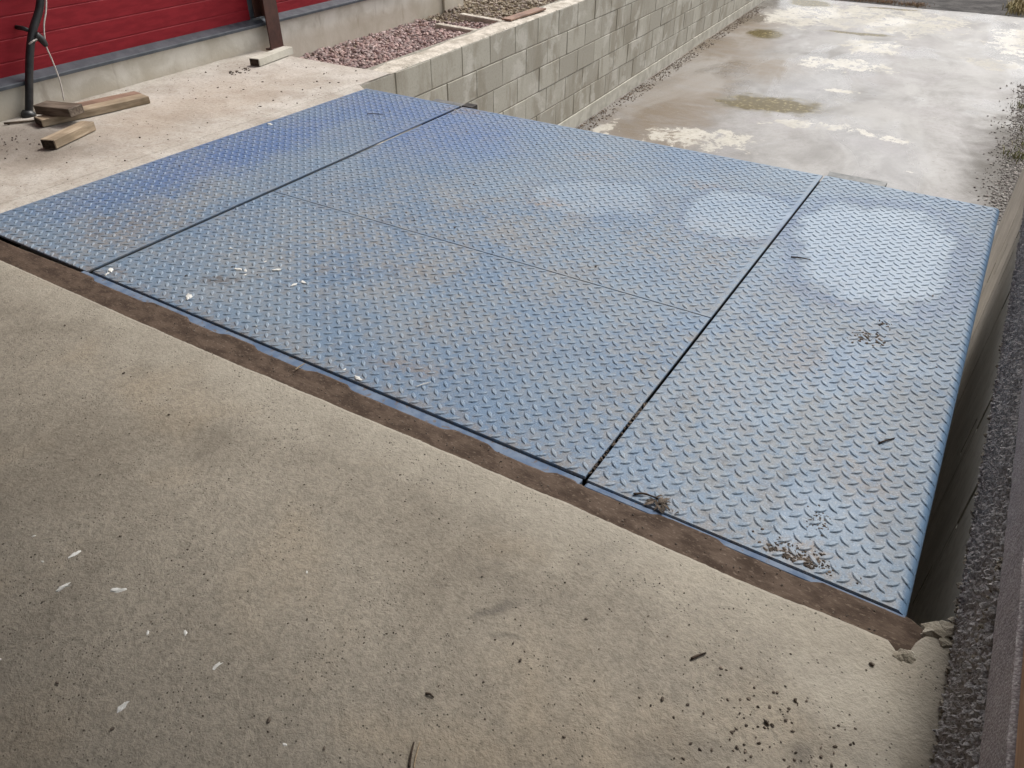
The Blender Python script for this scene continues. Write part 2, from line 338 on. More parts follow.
def grid_me(name, xs, ys, zf):
    v = [(x, y, zf(x, y)) for y in ys for x in xs]; n = len(xs)
    f = [(j * n + i, j * n + i + 1, (j + 1) * n + i + 1, (j + 1) * n + i) for j in range(len(ys) - 1) for i in range(n - 1)]
    return pyd(name, v, f)
def tube_me(name, pts, rad, n=10, cap=True):
    v, f = [], []; pts = [Vector(p) for p in pts]
    for i, p in enumerate(pts):
        d = (pts[min(i + 1, len(pts) - 1)] - pts[max(i - 1, 0)]).normalized()
        s = d.cross(Vector((.3, .9, .2))).normalized(); t = d.cross(s); r = rad[i] if isinstance(rad, (list, tuple)) else rad
        for k in range(n):
            q = 2 * math.pi * k / n; v.append(p + s * (r * math.cos(q)) + t * (r * math.sin(q)))
    for i in range(len(pts) - 1):
        for k in range(n): f.append((i * n + k, i * n + (k + 1) % n, (i + 1) * n + (k + 1) % n, (i + 1) * n + k))
    if cap: f.append(tuple(range(n))[::-1]); f.append(tuple((len(pts) - 1) * n + k for k in range(n)))
    return pyd(name, v, f, True)
def smooth_path(pts, sub=5):
    out = []; P = [Vector(p) for p in pts]
    for i in range(len(P) - 1):
        p0, p1, p2, p3 = P[max(i - 1, 0)], P[i], P[i + 1], P[min(i + 2, len(P) - 1)]
        for k in range(sub):
            t = k / sub; out.append(.5 * ((2 * p1) + (p2 - p0) * t + (2 * p0 - 5 * p1 + 4 * p2 - p3) * t * t + (3 * p1 - p0 - 3 * p2 + p3) * t ** 3))
    return out + [P[-1]]
ICO = None
def ico():
    global ICO
    if ICO is None:
        bm = bmesh.new(); bmesh.ops.create_icosphere(bm, subdivisions=1, radius=1); ICO = ([v.co.copy() for v in bm.verts], [tuple(v.index for v in f.verts) for f in bm.faces]); bm.free()
    return ICO
def rocks_me(name, spots, tints=None, jag=.25, seed=1):
    """spots: (x, y, z, size, flat)"""
    r = random.Random(seed); V, F = ico(); v, f, cols = [], [], []
    for (x, y, z, s, fl) in spots:
        b = len(v); q = Matrix.Rotation(r.uniform(0, 6.28), 3, 'Z') @ Matrix.Rotation(r.uniform(-.5, .5), 3, 'X')
        sx, sy = r.uniform(.7, 1.25), r.uniform(.6, 1.1)
        for c in V:
            k = 1 + r.uniform(-jag, jag); p = q @ Vector((c.x * sx * k, c.y * sy * k, c.z * fl * k)) * s
            v.append((x + p.x, y + p.y, z + p.z))
        f += [tuple(i + b for i in t) for t in F]
        if tints: cols += [r.choice(tints)] * len(V)
    me = pyd(name, v, f)
    if tints:
        at = me.color_attributes.new('tint', 'FLOAT_COLOR', 'POINT')
        at.data.foreach_set('color', [x for c in cols for x in (*[k * r.uniform(.95, 1.05) for k in c], 1)])
    return me
def nz(x, y=0.0, z=0.0): return mn.noise((x, y, z))
def fbm(x, y=0.0, z=0.0): return mn.fractal((x, y, z), 0.8, 2.1, 4)

# ================================================================ SETTING
YZ = -1.55
# ---- yard: one sheet out to the horizon
kind(link('yard', grid_me('yard', [-400, -60, -20, -8, -4, 0, 4, 12, 40, 400], [-300, -30, 0, 6, 10, 14, 18, 21.4, 60, 400], lambda x, y: YZ), MT['yard']), 'structure')
# ---- cross road behind the yard
xs = [i * 1.0 for i in range(-40, 61)]
v = []
for x in xs:
    wob = .10 * nz(x * 1.3, 3.1)
    v += [(x, 21.45 + wob, YZ + .004), (x, 27.5 + wob, YZ + .004)]
kind(link('road', pyd('road', v, [(2 * i, 2 * i + 2, 2 * i + 3, 2 * i + 1) for i in range(len(xs) - 1)]), MT['asphalt']), 'structure')

# ---- dock floor: slab with a ragged edge lapping over the steel strip
FZ = .006
edge = [(-12, 1.38), (-3.72, 1.385), (-3.12, 1.385), (-2.72, 1.385), (-2.3, 1.387), (-2.03, 1.392), (-1.37, 1.405), (-1.24, 1.408), (-.97, 1.413), (-.71, 1.415), (-.42, 1.415), (-.17, 1.413), (.15, 1.428), (.215, 1.43), (.235, 1.405), (.262, 1.41), (.275, 1.47), (.30, 1.50), (.335, 1.515), (.3585, 1.52)]
def edge_y(x):
    for (a_, b_), (c_, d_) in zip(edge, edge[1:]):
        if a_ <= x <= c_: t = (x - a_) / (c_ - a_); return b_ + (d_ - b_) * t
    return edge[-1][1]
xs = [-12, -10, -8, -6, -5] + [-4.3 + i * .012 for i in range(int(4.65 / .012))] + [.3585]
ys = [-8, -5, -3, -1.5, -.5, .2, .6, .9, 1.1, 1.2, 1.27, 1.32, 1.35]
v, f = [], []
for x in xs:
    ey = edge_y(x) + .0022 * fbm(x * 6) + .0022 * nz(x * 60) + (.006 * max(0, nz(x * 5.1, 7)) if x > -2 else 0)
    col = [(x, y, FZ) for y in ys] + [(x, ey - .012, FZ), (x, ey - .003, FZ - .002), (x, ey, FZ - .006), (x, ey + .001, -.03), (x, ey - .01, -.30), (x, min(ey, 1.42), YZ)]
    v += col
n = len(ys) + 6
f = [(i * n + j, (i + 1) * n + j, (i + 1) * n + j + 1, i * n + j + 1) for i in range(len(xs) - 1) for j in range(n - 1)]
dock_floor = kind(link('dock_floor', pyd('dock_floor', v, f), MT['floor']), 'structure')
# broken lumps at the corner by the pit
for i, (x, y, z, s) in enumerate([(.318, 1.515, -.004, .034), (.343, 1.535, .004, .026), (.30, 1.492, -.006, .018), (.335, 1.49, .004, .016), (.352, 1.56, -.01, .016), (.26, 1.402, .004, .020), (.243, 1.392, .003, .014), (.350, 1.60, -.02, .013), (.353, 1.66, -.015, .012), (.352, 1.73, -.02, .011)]):
    bm = bmesh.new(); bmesh.ops.create_icosphere(bm, subdivisions=2, radius=s)
    for q in bm.verts:
        d = q.co.normalized(); k = 1 + .5 * nz(d.x * 1.3 + i * 7, d.y * 1.3, d.z * 1.3) + rnd.uniform(-.07, .07); q.co = Vector((q.co.x * k * 1.15, q.co.y * k, q.co.z * k * .62))
    me = bpy.data.meshes.new('broken_lump'); bm.to_mesh(me); bm.free(); link('broken_lump', me, MT['stone'], dock_floor, (x, y, z))
v, f = [], []

# ---- unseen building over the camera: ceiling, back wall, side wall and lintel
CE, LY, LZ = 2.95, 2.52, 2.60  # roof edge pushed out over the deck, unseen, to shade the near floor
kind(box('shade_ceiling', (-12, -8, CE), (.9, LY + .1, CE + .25), MT['ceil']), 'structure')
kind(box('wall_back', (-12, -8.25, 0), (.9, -8.003, CE - .003), MT['inner']), 'structure')
kind(box('wall_left', (-12.25, -8, 0), (-12.003, LY, CE - .003), MT['inner']), 'structure')
kind(box('shade_lintel', (-12, LY - .15, LZ), (.357, LY + .05, CE - .003), MT['ceil']), 'structure')

# ---- concrete body of the dock below the leveller
kind(box('dock_foundation', (-4.262, 1.62, YZ - .02), (.17, 4.50, -.36), MT['pit']), 'structure')

# ---- apron slab on the left, with a slightly lower joint along the leveller
xs = [-6.6 + i * .06 for i in range(int((6.6 - 4.40) / .06))] + [-4.40, -4.392, -4.384, -4.30, -4.288, -4.283]
ys = [-8, -4, 0, 1, 1.5] + [1.6 + i * .06 for i in range(59)]
def apz(x, y):
    z = .004 * fbm(x * 1.5, y * 1.5)
    if -4.394 < x < -4.39: z -= .012
    if x > -4.29: z -= .008
    return z
ap = grid_me('apron', xs, ys, apz)
for q in ap.vertices:
    if q.co.y > 4.62: q.co.x = min(q.co.x, -4.523 + .07 * (6.6 - q.co.y) - .0001 * (q.co.x < -4.4))
bm = bmesh.new(); bm.from_mesh(ap)
r_ = bmesh.ops.extrude_edge_only(bm, edges=[e_ for e_ in bm.edges if e_.is_boundary])
for q in r_['geom']:
    if isinstance(q, bmesh.types.BMVert): q.co.z = -.4; q.co.y += .006 * nz(q.co.x * 9)
bm.to_mesh(ap); bm.free()
kind(link('apron', ap, MT['apron']), 'structure')
# ---- terrace behind the block wall
TH = math.atan(.07)
def uv(s, x, z=0, o=(-4.52, 6.6)):    # wall frame: s along the wall, x outwards
    return (o[0] + x * math.cos(TH) - s * math.sin(TH), o[1] + x * math.sin(TH) + s * math.cos(TH), z)
v = [(-60, 5.05, 0), (-4.72, 5.05, 0), uv(16, -.25), (-60, 22.6, 0)]
v = [(p_[0], p_[1], -.19) for p_ in v] + [(p_[0], p_[1], YZ - .1) for p_ in v]
kind(link('terrace', pyd('terrace', v, [(0, 1, 2, 3), (1, 0, 4, 5), (2, 1, 5, 6), (3, 2, 6, 7), (0, 3, 7, 4)]), MT['soil']), 'structure')

# ================================================================ RED BUILDING
TB = math.atan(.07)
bld = empty('red_building', 'red clad building with pale concrete plinth and dark flashing beyond the apron', 'building', (-5.88, 2.77, 0), TB)
L0, L1 = -7.0, 6.05
box('plinth', (-.30, L0, -.6), (0, 5.58, .20), MT['plinth'], bld, .004)
box('plinth_end', (-.30, 5.584, -.6), (.03, 6.05, .55), MT['plinth'], bld, .006)
pr = [(-.20, .255), (-.058, .252), (.032, .222), (.035, .216), (.035, .196), (.031, .196), (.031, .212), (-.06, .240), (-.20, .243)]
for k in range(4):           # flashing in lengths, lapped
    y0, y1 = L0 + k * 3.15, min(L0 + (k + 1) * 3.15, 5.58); dz = .0015 * (k % 2)
    v = [(x, y, z + dz) for y in (y0, y1 + (.03 if k < 3 else 0)) for x, z in pr]; m_ = len(pr)
    f = [(i, (i + 1) % m_, m_ + (i + 1) % m_, m_ + i) for i in range(m_)] + [tuple(range(m_))[::-1], tuple(range(m_, 2 * m_))]
    link('flashing', pyd('flashing', v, f), MT['flash'], bld)
pp = [(-.075, .0), (-.060, .0), (-.060, .128), (-.0645, .133), (-.0645, .1395), (-.075, .1395)]
def clad(y0, y1):
    m_ = len(pp); v = [(x, y, z) for y in (y0, y1) for x, z in pp]
    f = [(i, (i + 1) % m_, m_ + (i + 1) % m_, m_ + i) for i in range(m_)] + [tuple(range(m_))[::-1], tuple(range(m_, 2 * m_))]
    me = pyd('cladding_board', v, f); me.materials.append(MT['red']); return me
cl = clad(L0, 2.36), clad(2.62, 5.58)
for k in range(23):
    for me in cl:
        o = link('cladding_board', me, None, bld, (0, 0, .205 + .14 * k))
box('wall', (-.30, L0, .26), (-.0755, 5.60, 3.45), MT['flash'], bld)
box('roof', (-6, L0 - .2, 3.45), (.18, 6.3, 3.6), MT['flash'], bld)
box('gable', (-6, 5.62, -.3), (-.31, 5.80, 3.44), MT['plinth'], bld)
# steel post in front of the joint
post = empty('steel_post', 'brown steel column standing against the red wall', 'post', (-5.88 - .07 * 2.48 + .055, 2.77 + 2.48, -.005), TB)
box('flange', (.035, -.085, 0), (.050, .085, 3.45), MT['post'], post, .002)
box('flange', (-.095, -.085, .27), (-.080, .085, 3.45), MT['post'], post, .002)
box('web', (-.0795, -.006, .27), (.0345, .006, 3.45), MT['post'], post)
box('base_plate', (-.02, -.09, -.004), (.07, .09, .010), MT['post'], post, .002)

# ================================================================ BLOCK WALL
bw = empty('block_wall', 'grey concrete block retaining wall along the sunken yard', 'wall', (-4.52, 6.6, 0), TH)
BL, BH, JT = .557, .272, .009
variants = [box_me('block', (-.20, JT / 2, -BH + JT / 2), (0, BL - JT / 2, -JT / 2), .005, jit=.0018, seed=i) for i in range(5)]
halfv = box_me('block', (-.20, JT / 2, -BH + JT / 2), (0, BL / 2 - JT / 2, -JT / 2), .005)
for m_ in variants + [halfv]: m_.materials.append(MT['block'])
box('mortar_core', (-.30, -2.42, -1.40), (-.011, 16.05, -.008), MT['mortar'], bw)
for c_ in range(5):
    off = (-.34 - 4 * BL) if c_ % 2 == 0 else (-.34 - 4 * BL + .47 * BL)
    if c_ == 2: off += .05
    if c_ % 2: link('block', halfv, None, bw, (-.001, off - BL / 2, -BH * c_ - .006))
    for k in range(33):
        dx = rnd.uniform(-.004, .004)
        o = link('block', rnd.choice(variants), None, bw, (dx, off + k * BL, -BH * c_ - .006))
box('footing', (-.28, -2.4, -1.75), (.010, 16.1, -1.372), MT['footing'], bw, .004)
# ragged mortar cap
xs = [-1.62 + i * .05 for i in range(354)]; v, f = [], []
for s in xs:
    inner = -.235 + .035 * fbm(s * 2.2) + .01 * nz(s * 14); outer = -.004 + .005 * nz(s * 9)
    ramp = min(1, (s + 1.62) / .35); step = -.012 * (1 - ramp) + .006 * ramp * (1 if nz(s * .9, 5) > 0 else 0)
    v += [(inner - .02, s, -.17), (inner, s, -.01 + step), (inner + .02, s, .004 + step + .004 * nz(s * 7)), (-.12, s, .006 + step + .005 * fbm(s * 3, 4)), (outer - .012, s, .003 + step), (outer, s, -.007)]
f = [(i * 6 + j, i * 6 + j + 1, (i + 1) * 6 + j + 1, (i + 1) * 6 + j) for i in range(len(xs) - 1) for j in range(5)]
link('mortar_cap', pyd('mortar_cap', v, f), MT['cap'], bw)

# ================================================================ RIGHT WALL
WX = .36
rw = empty('side_wall', 'concrete wall with coarse grey render beside the pit', 'wall', (WX, 0, 0))
Y0, Y1 = -8.0, 6.3
cuts_ = [(1.62, -.9, -.86), (2.245, -.25, -.04), (2.30, -.74, -.51), (2.79, -.22, .0), (2.905, -.43, -.24), (3.74, -.16, -.03), (4.385, -.33, -.13), (4.545, -.12, -.03), (4.92, -.51, -.30), (5.165, -.68, -.53)]
yy = [Y0] + [c_[0] for c_ in cuts_] + [Y1]
for i in range(len(yy) - 1):
    a_, b_ = yy[i] + (.0152 if i else 0), yy[i + 1] - (.0152 if i < len(yy) - 2 else 0)
    box('cast_panel', (.001 * (i % 2), a_, YZ - .05), (.20, b_, -.001), MT['pit'], rw)
for (y, z0, z1) in cuts_:          # joints filled flush except for open slits
    box('joint_filler', (.0007, y - .0150, YZ), (.19, y + .0150, z0), MT['pit'], rw)
    if z1 < -.05: box('joint_filler', (.0007, y - .0150, z1), (.19, y + .0150, -.002), MT['pit'], rw)
    box('joint_backing', (.05, y - .0147, z0 - .01), (.18, y + .0147, z1 + .01), MT['dark'], rw)
# coarse render band, real relief
def band(name, z0, z1, ny, nz_, amp, base, mat, freq, ragged):
    ys = [.2 + (6.3 - .2) * (i / ny) ** 1.35 for i in range(ny + 1)]; ys[0] = -8.0
    v, f = [], []
    for y in ys:
        lo = z0 + ragged * fbm(y * 5, 2)
        for j in range(nz_ + 1):
            t = j / nz_; z = lo + (z1 - lo) * t
            d = base + amp * fbm(y * freq, z * freq, 3)
            if j in (0, nz_): d = .012
            v.append((-d if j not in (0, nz_) else .006, y, z))
    m_ = nz_ + 1
    f = [(i * m_ + j, i * m_ + j + 1, (i + 1) * m_ + j + 1, (i + 1) * m_ + j) for i in range(ny) for j in range(nz_)]
    return link(name, pyd(name, v, f), mat, rw)
band('coarse_render', -.004, .283, 1100, 48, .0147, .008, MT['render'], 80, .014)
band('fine_render', .300, .455, 300, 12, .0018, .010, MT['render2'], 40, .004)
box('wall_core', (.012, Y0, 0), (.20, Y1, .452), MT['dark'], rw)
# groove filled with crumbly beads between the two renders
sp = []
y = .5
while y < 4.5:
    sp.append((.0 + rnd.uniform(-.006, .006), y, .291 + rnd.uniform(-.010, .010), rnd.uniform(.004, .0147), .9)); y += rnd.uniform(.004, .013)
kind(link('crumbly_joint', rocks_me('crumbly_joint', sp, None, .3, 3), MT['render'], rw), 'stuff')
sp = [(-.004 + rnd.uniform(-.006, .004), 1.52 + 1.6 * rnd.random() ** 1.6, -.004 + rnd.gauss(0, .010), rnd.uniform(.003, .011), .8) for k in range(150)]
sp += [(-.004 + rnd.uniform(-.010, .002), rnd.uniform(.5, 1.52), FZ + abs(rnd.gauss(0, .008)), rnd.uniform(.003, .008), .8) for k in range(110)]
sp += [(-.006 + rnd.uniform(-.004, .003), 1.30 + .23 * t_ + rnd.uniform(-.008, .008), .19 + .10 * t_ + rnd.uniform(-.006, .006), rnd.uniform(.004, .009), .6) for t_ in [k / 60 for k in range(61)]]
kind(link('mortar_smear', rocks_me('mortar_smear', sp, None, .35, 21), MT['stone'], rw), 'stuff')
box('timber_rail', (-.003, -8.0, .456), (.20, 1.42, .54), MT['wood_rail'], rw, .003)
box('timber_capping', (-.004, 1.424, .4535), (.22, 6.32, .50), MT['wood_dark'], rw, .004)
box('roof_post', (.03, -2.6, .541), (.17, -2.46, CE - .003), MT['wood_dark'], rw, .004)

# ================================================================ STEEL EDGE STRIP
xs = [-4.4 + i * .011 for i in range(int(4.69 / .011))] + [.292]
v, f = [], []
def cover(x):      # packed dirt lapping over the blue frame here and there
    t = 0
    for a_, b_ in ((-4.5, -3.20), (-2.78, -2.55), (-2.30, -2.15), (-1.82, -1.66), (-1.18, -1.04), (-.78, -.72), (-.44, -.26), (.03, .30)):
        d_ = max(a_ - x, x - b_, 0); t = max(t, 1 - d_ / .035)
    return max(0, min(1, t + .10 * fbm(x * 25, 3)))
for x in xs:
    up = 1.502 + .018 * cover(x) + .0012 * fbm(x * 14) + (.010 if x > -.7 else 0) - (.012 if x < -3.3 else 0) * max(0, min(1, (-3.3 - x) / .5))
    if x > .25: up -= (x - .25) * .5
    wv = .0012 * fbm(x * 5)
    v += [(x, 1.33, -.001 + wv), (x, 1.40, wv), (x, 1.46, wv + .0008 * nz(x * 20)), (x, up - .008, wv), (x, up, -.003), (x, up + .002, -.03)]
f = [(i * 6 + j, (i + 1) * 6 + j, (i + 1) * 6 + j + 1, i * 6 + j + 1) for i in range(len(xs) - 1) for j in range(5)]
strip = link('edge_strip', pyd('edge_strip', v, f), MT['rust']); tag(strip, 'rusty brown steel edge strip between concrete floor and blue deck', 'edge strip')

# ================================================================ DOCK LEVELLER
dl = empty('dock_leveller', 'blue tread plate dock leveller with two side flaps', 'dock leveller', (-2.0, 1.5, -.16))
OFF = Vector((2.0, -1.5, .16))
def dpart(name, me, mat, parent=None):
    o = link(name, me, mat, parent or dl); o.location = OFF if parent is None else (0, 0, 0); return o
NY, FY = 1.547, 4.612
PL = {  # plate: name, x0, x1, y0, y1, dz, roll
    'side_flap': [(-4.272, -3.3205, NY - .012, FY, .0, 0), (-.684, .244, NY - .012, FY, .0015, 1)],
    'deck_plate': [(-3.291, -.6975, NY, 2.677, .0, 0), (-3.291, -.6975, 2.681, FY, -.0008, 0)],
}
def roll_z(x, x1, r=.030):
    d = x - (x1 - r)
    return 0 if d <= 0 else -(r - math.sqrt(max(0, r * r - min(d, r) ** 2)))
def skew(x, y):      # the left joint is not quite square to the dock edge
    return x + (.040 - .074 * (y - NY) / (FY - NY)) if -3.36 < x < -3.25 else x
PT = .0577
LENS = [(-1, 0, 0), (-.62, .62, 0), (0, 1, 0), (.62, .62, 0), (1, 0, 0), (.62, -.62, 0), (0, -1, 0), (-.62, -.62, 0), (-.72, 0, .62), (-.28, .42, 1), (.28, .42, 1), (.72, 0, .62), (.28, -.42, 1), (-.28, -.42, 1)]
LF = [(0, 8, 1), (1, 8, 9), (1, 9, 2), (2, 9, 10), (2, 10, 3), (3, 10, 11), (3, 11, 4), (4, 11, 5), (5, 11, 12), (5, 12, 6), (6, 12, 13), (6, 13, 7), (7, 13, 8), (7, 8, 0), (8, 13, 9), (9, 13, 12), (9, 12, 10), (10, 12, 11)]
LF = [t[::-1] for t in LF]
def treads(x0, x1, y0, y1, dz, roll, ph):
    v, f = [], []; hl, hw, hh = .0240, .0096, .0040
    for o_, ang in ((0.0, math.radians(43)), (.5, math.radians(-43))):
        ca, sa = math.cos(ang), math.sin(ang)
        i0, i1 = int((x0 - ph[0]) / PT) - 2, int((x1 - ph[0]) / PT) + 2; j0, j1 = int((y0 - ph[1]) / PT) - 2, int((y1 - ph[1]) / PT) + 2
        for i in range(i0, i1 + 1):
            cx = ph[0] + (i + o_) * PT
            for j in range(j0, j1 + 1):
                cy = ph[1] + (j + o_) * PT
                mx_ = .001 if roll else .012
                if not (x0 + .010 - (.04 if -3.3 < x0 < -3 else 0) < cx < x1 - mx_ + (.04 if x1 < -3 else 0) and y0 + .012 < cy < y1 - .010): continue
                if x1 < -3 and cx > skew(x1, cy) - .012 or -3.3 < x0 < -3 and cx < skew(x0, cy) + .012: continue
                b = len(v); k = 1 + rnd.uniform(-.06, .06); hk = hh * (1 + rnd.uniform(-.15, .1))
                for (a_, c_, z) in LENS:
                    x, y = cx + (a_ * hl * ca - c_ * hw * sa) * k, cy + (a_ * hl * sa + c_ * hw * ca) * k
                    x = min(max(x, skew(x0, y) + .001), skew(x1, y) - .001); y = min(max(y, y0 + .001), y1 - .001)
                    zz = roll_z(x, x1) if roll else 0
                    v.append((x, y, dz + zz + z * hk - (.0004 if z == 0 else 0)))
                f += [tuple(q + b for q in t) for t in LF]
    return pyd('tread_pattern', v, f, False)
pi_ = 0
for nm, lst in PL.items():
    for (x0, x1, y0, y1, dz, roll) in lst:
        if roll:
            prof = [(x0, -.010), (x0, -.001), (x0 + .001, 0)] + [(x1 - .030 + .030 * math.sin(q * math.pi / 16), -.030 + .030 * math.cos(q * math.pi / 16)) for q in range(0, 9)] + [(x1, -.07), (x1 - .008, -.075), (x1 - .008, -.035)]
        else:
            prof = [(x0, -.010), (x0, -.0015), (x0 + .0015, 0), (x1 - .0015, 0), (x1, -.0015), (x1, -.010)]
        m_ = len(prof); yr = [y0, y0 + .003] + [y0 + (y1 - y0) * q / 12 for q in range(1, 12)] + [y1 - .002, y1]
        v = []
        for k, y in enumerate(yr):
            sag = .0
            for x, z in prof: v.append((skew(x, y), y, dz + z - (.004 if k in (0,) and z > -.002 else .002 if k == len(yr) - 1 and z > -.002 else 0)))
        f = [(k * m_ + i, k * m_ + i + 1, (k + 1) * m_ + i + 1, (k + 1) * m_ + i) for k in range(len(yr) - 1) for i in range(m_ - 1)]
        f = [t[::-1] for t in f]
        f += [tuple(range(m_)), tuple((len(yr) - 1) * m_ + i for i in range(m_))[::-1]]
        me = pyd(nm, v, f); p_ = dpart(nm, me, MT['deck'])
        ph = (.193, 1.617) if roll else (.193 + .013 * (pi_ + 1), 1.617 + .021 * (pi_ + 1))
        t_ = kind(link('tread_pattern', treads(x0, x1, y0, y1, dz, roll, ph), MT['deck'], p_), 'stuff'); pi_ += 1
# rear frame, painted blue, showing as a thin lip before the deck
def bx(name, a, b, mat, bev=.0): o = dpart(name, box_me(name, a, b, bev), mat); return o
bx('rear_frame', (-3.30, 1.495, -.12), (-.70, 1.5385, -.0030), MT['frame_blue'], .002)
bx('rear_frame', (-.683, 1.505, -.12), (.243, 1.5345, -.0005), MT['frame_blue'], .006)
bx('support_beam', (-3.20, 1.60, -.155), (-3.10, 4.55, -.035), MT['dark']); bx('support_beam', (-.82, 1.60, -.155), (-.72, 4.55, -.035), MT['dark'])
bx('support_beam', (-4.26, 1.55, -.155), (-4.16, 4.55, -.035), MT['dark']); bx('support_beam', (.08, 1.56, -.155), (.20, 4.55, -.055), MT['dark'])
bx('slit_shade_strip', (-3.40, 1.60, -.20), (-3.215, 4.55, -.12), MT['dark'])  # dark strip added under the left slit so its depth reads black
bx('front_beam', (-4.26, 4.50, -.155), (.20, 4.60, -.035), MT['dark'])
bx('corner_tab', (-3.62, 4.6125, -.03), (-3.34, 4.68, .0), MT['tab'], .003)
bx('corner_tab', (-3.338, 4.6135, -.06), (-3.25, 4.70, .006), MT['dark'], .003)
bx('corner_tab', (-.676, 4.6125, -.03), (-.35, 4.70, .0), MT['tab'], .003)
bx('seam_filler', (-3.288, 2.672, -.02), (-.70, 2.686, -.0042), MT['dark'])

# ================================================================ GRAVEL, JOISTS, LOOSE THINGS ON THE LEFT
tints = [(.40, .27, .245), (.33, .225, .21), (.46, .33, .30), (.27, .20, .19), (.52, .41, .385), (.38, .29, .27), (.22, .165, .155)]
sp = []
for i in range(5200):
    s = rnd.uniform(-1.62, 1.3); q = rnd.uniform(-1.75, -.21)
    x, y, _ = uv(s, q)
    z = -.125 - .05 * min(1, max(0, (-.3 - q) / 1.2)) + .02 * nz(x * 3, y * 3) + rnd.uniform(-.012, .012)
    sp.append((x, y, z, rnd.uniform(.012, .030), rnd.uniform(.6, .9)))
kind(tag(link('gravel_bed', rocks_me('gravel_bed', sp, tints, .28, 5), MT['gravel']), 'reddish crushed stone between plinth and block wall', 'gravel'), 'stuff')
tint2 = [(.26, .21, .15), (.33, .28, .20), (.20, .16, .11), (.38, .32, .25), (.25, .20, .17)]
sp = []
for i in range(4200):
    s = rnd.uniform(1.3, 6.5); q = rnd.uniform(-2.4, -.21); x, y, _ = uv(s, q)
    sp.append((x, y, -.155 + .025 * nz(x * 2, y * 2) + rnd.uniform(-.01, .01), rnd.uniform(.012, .032), rnd.uniform(.5, .8)))
kind(tag(link('brown_gravel', rocks_me('brown_gravel', sp, tint2, .3, 6), MT['gravel']), 'brownish gravel and litter beyond the concrete strips', 'gravel'), 'stuff')
o = box('concrete_strip', (-.34, -.045, -.20), (.34, .045, 0), MT['cap'], None, .006); o.location = (-5.36, 7.42, -.095); o.rotation_euler.z = -.10
tag(o, 'narrow concrete strip across red gravel, nearer one at plinth end', 'concrete strip', 'concrete strips in the gravel')
o = box('concrete_strip', (-.40, -.045, -.20), (.40, .045, 0), MT['cap'], None, .006); o.location = (-5.40, 8.02, -.09); o.rotation_euler.z = -.16
tag(o, 'narrow concrete strip across gravel, farther one beside reddish plank', 'concrete strip', 'concrete strips in the gravel')
o = box('plank', (-.06, -.40, 0), (.06, .40, .018), MT['wood_red'], None, .002); o.location = (-4.77, 7.88, .018); o.rotation_euler.z = .02
tag(o, 'flat reddish brown plank lying on top of block wall', 'plank')

def timber(name, label, L, W, H, loc, rz, mat, end_mat=True, ry=0, seed=0):
    root = empty(name, label, 'timber', loc, rz)
    box('beam', (-W / 2, -L / 2, 0), (W / 2, L / 2, H), mat, root, .004, jit=.002, seed=seed)
    if end_mat: box('sawn_end_shade', (-W / 2 + .005, -L / 2 - .0035, .005), (W / 2 - .005, -L / 2 + .01, H - .005), MT['end_shade'], root)  # near end coloured dark to stand in for its shaded side
    root.rotation_euler = (ry, 0, rz); return root
def rz_of(a_, b_): return math.atan2(-(b_[0] - a_[0]), b_[1] - a_[1])
timber('timber_board', 'long weathered board lying by the red wall under a dark offcut', .78, .12, .050, (-5.475, 3.035, .004), rz_of((-5.53, 2.66), (-5.42, 3.41)), MT['wood_pale'], seed=1)
timber('timber_board', 'thin reddish board lying behind the long weathered board', .62, .11, .022, (-5.68, 3.20, .004), rz_of((-5.76, 2.9), (-5.68, 3.45)), MT['wood_red'], False, seed=2)
timber('timber_offcut', 'dark weathered block resting on the long board near black pipe', .30, .13, .060, (-5.50, 2.80, .0555), -math.pi / 2 + .28, MT['wood_dark'], False, seed=3)
timber('timber_offcut', 'short pale block with shaded end lying nearest the blue flap', .40, .10, .058, (-5.09, 2.60, .004), rz_of((-5.03, 2.42), (-5.17, 2.79)), MT['wood_pale'], seed=4)
timber('timber_offcut', 'white weathered block at the foot of the brown column', .52, .10, .062, (-5.62, 4.88, .004), rz_of((-5.56, 4.60), (-5.67, 5.12)), MT['footing'], seed=5)
o = link('stick', tube_me('stick', [(-5.76, 2.53, .012), (-5.70, 2.62, .010), (-5.62, 2.71, .012)], .008, 7), MT['wood_dark']); tag(o, 'thin dark stick lying in front of the pipe foot', 'stick')

# black pipe with bracket, cable
pipe = empty('service_pipe', 'black pipe rising against the red wall with a bracket', 'pipe', (-5.85, 2.79, 0))
def pt(x, y, z): return (x + 5.85, y - 2.79, z)
link('tube', tube_me('tube', smooth_path([pt(-5.828, 2.74, -.003), pt(-5.830, 2.80, .14), pt(-5.835, 2.850, .26), pt(-5.840, 2.919, .41), pt(-5.845, 2.989, .528), pt(-5.853, 3.10, .67), pt(-5.86, 3.20, .90), pt(-5.87, 3.26, 1.3), pt(-5.87, 3.28, 3.2)], 6), .026, 14), MT['black'], pipe)
link('bracket', tube_me('bracket', [pt(-5.94, 2.93, .545), pt(-5.89, 2.95, .54), pt(-5.845, 2.98, .52)], .015, 10), MT['black'], pipe)
link('coupling', tube_me('coupling', smooth_path([pt(-5.825, 2.985, .50), pt(-5.815, 3.01, .465), pt(-5.81, 3.025, .42)], 4), [.026, .026, .026, .026, .025, .023, .021, .018, .014], 12), MT['black'], pipe)
cs = []
for q in range(21):
    an = q / 20 * 6.283; cs.append(pt(-5.838 + .034 * math.cos(an), 2.955 + .036 * math.sin(an), .455 + .02 * math.sin(an + 1)))
link('tape_ring', tube_me('tape_ring', cs, .005, 8), MT['cable'], pipe)
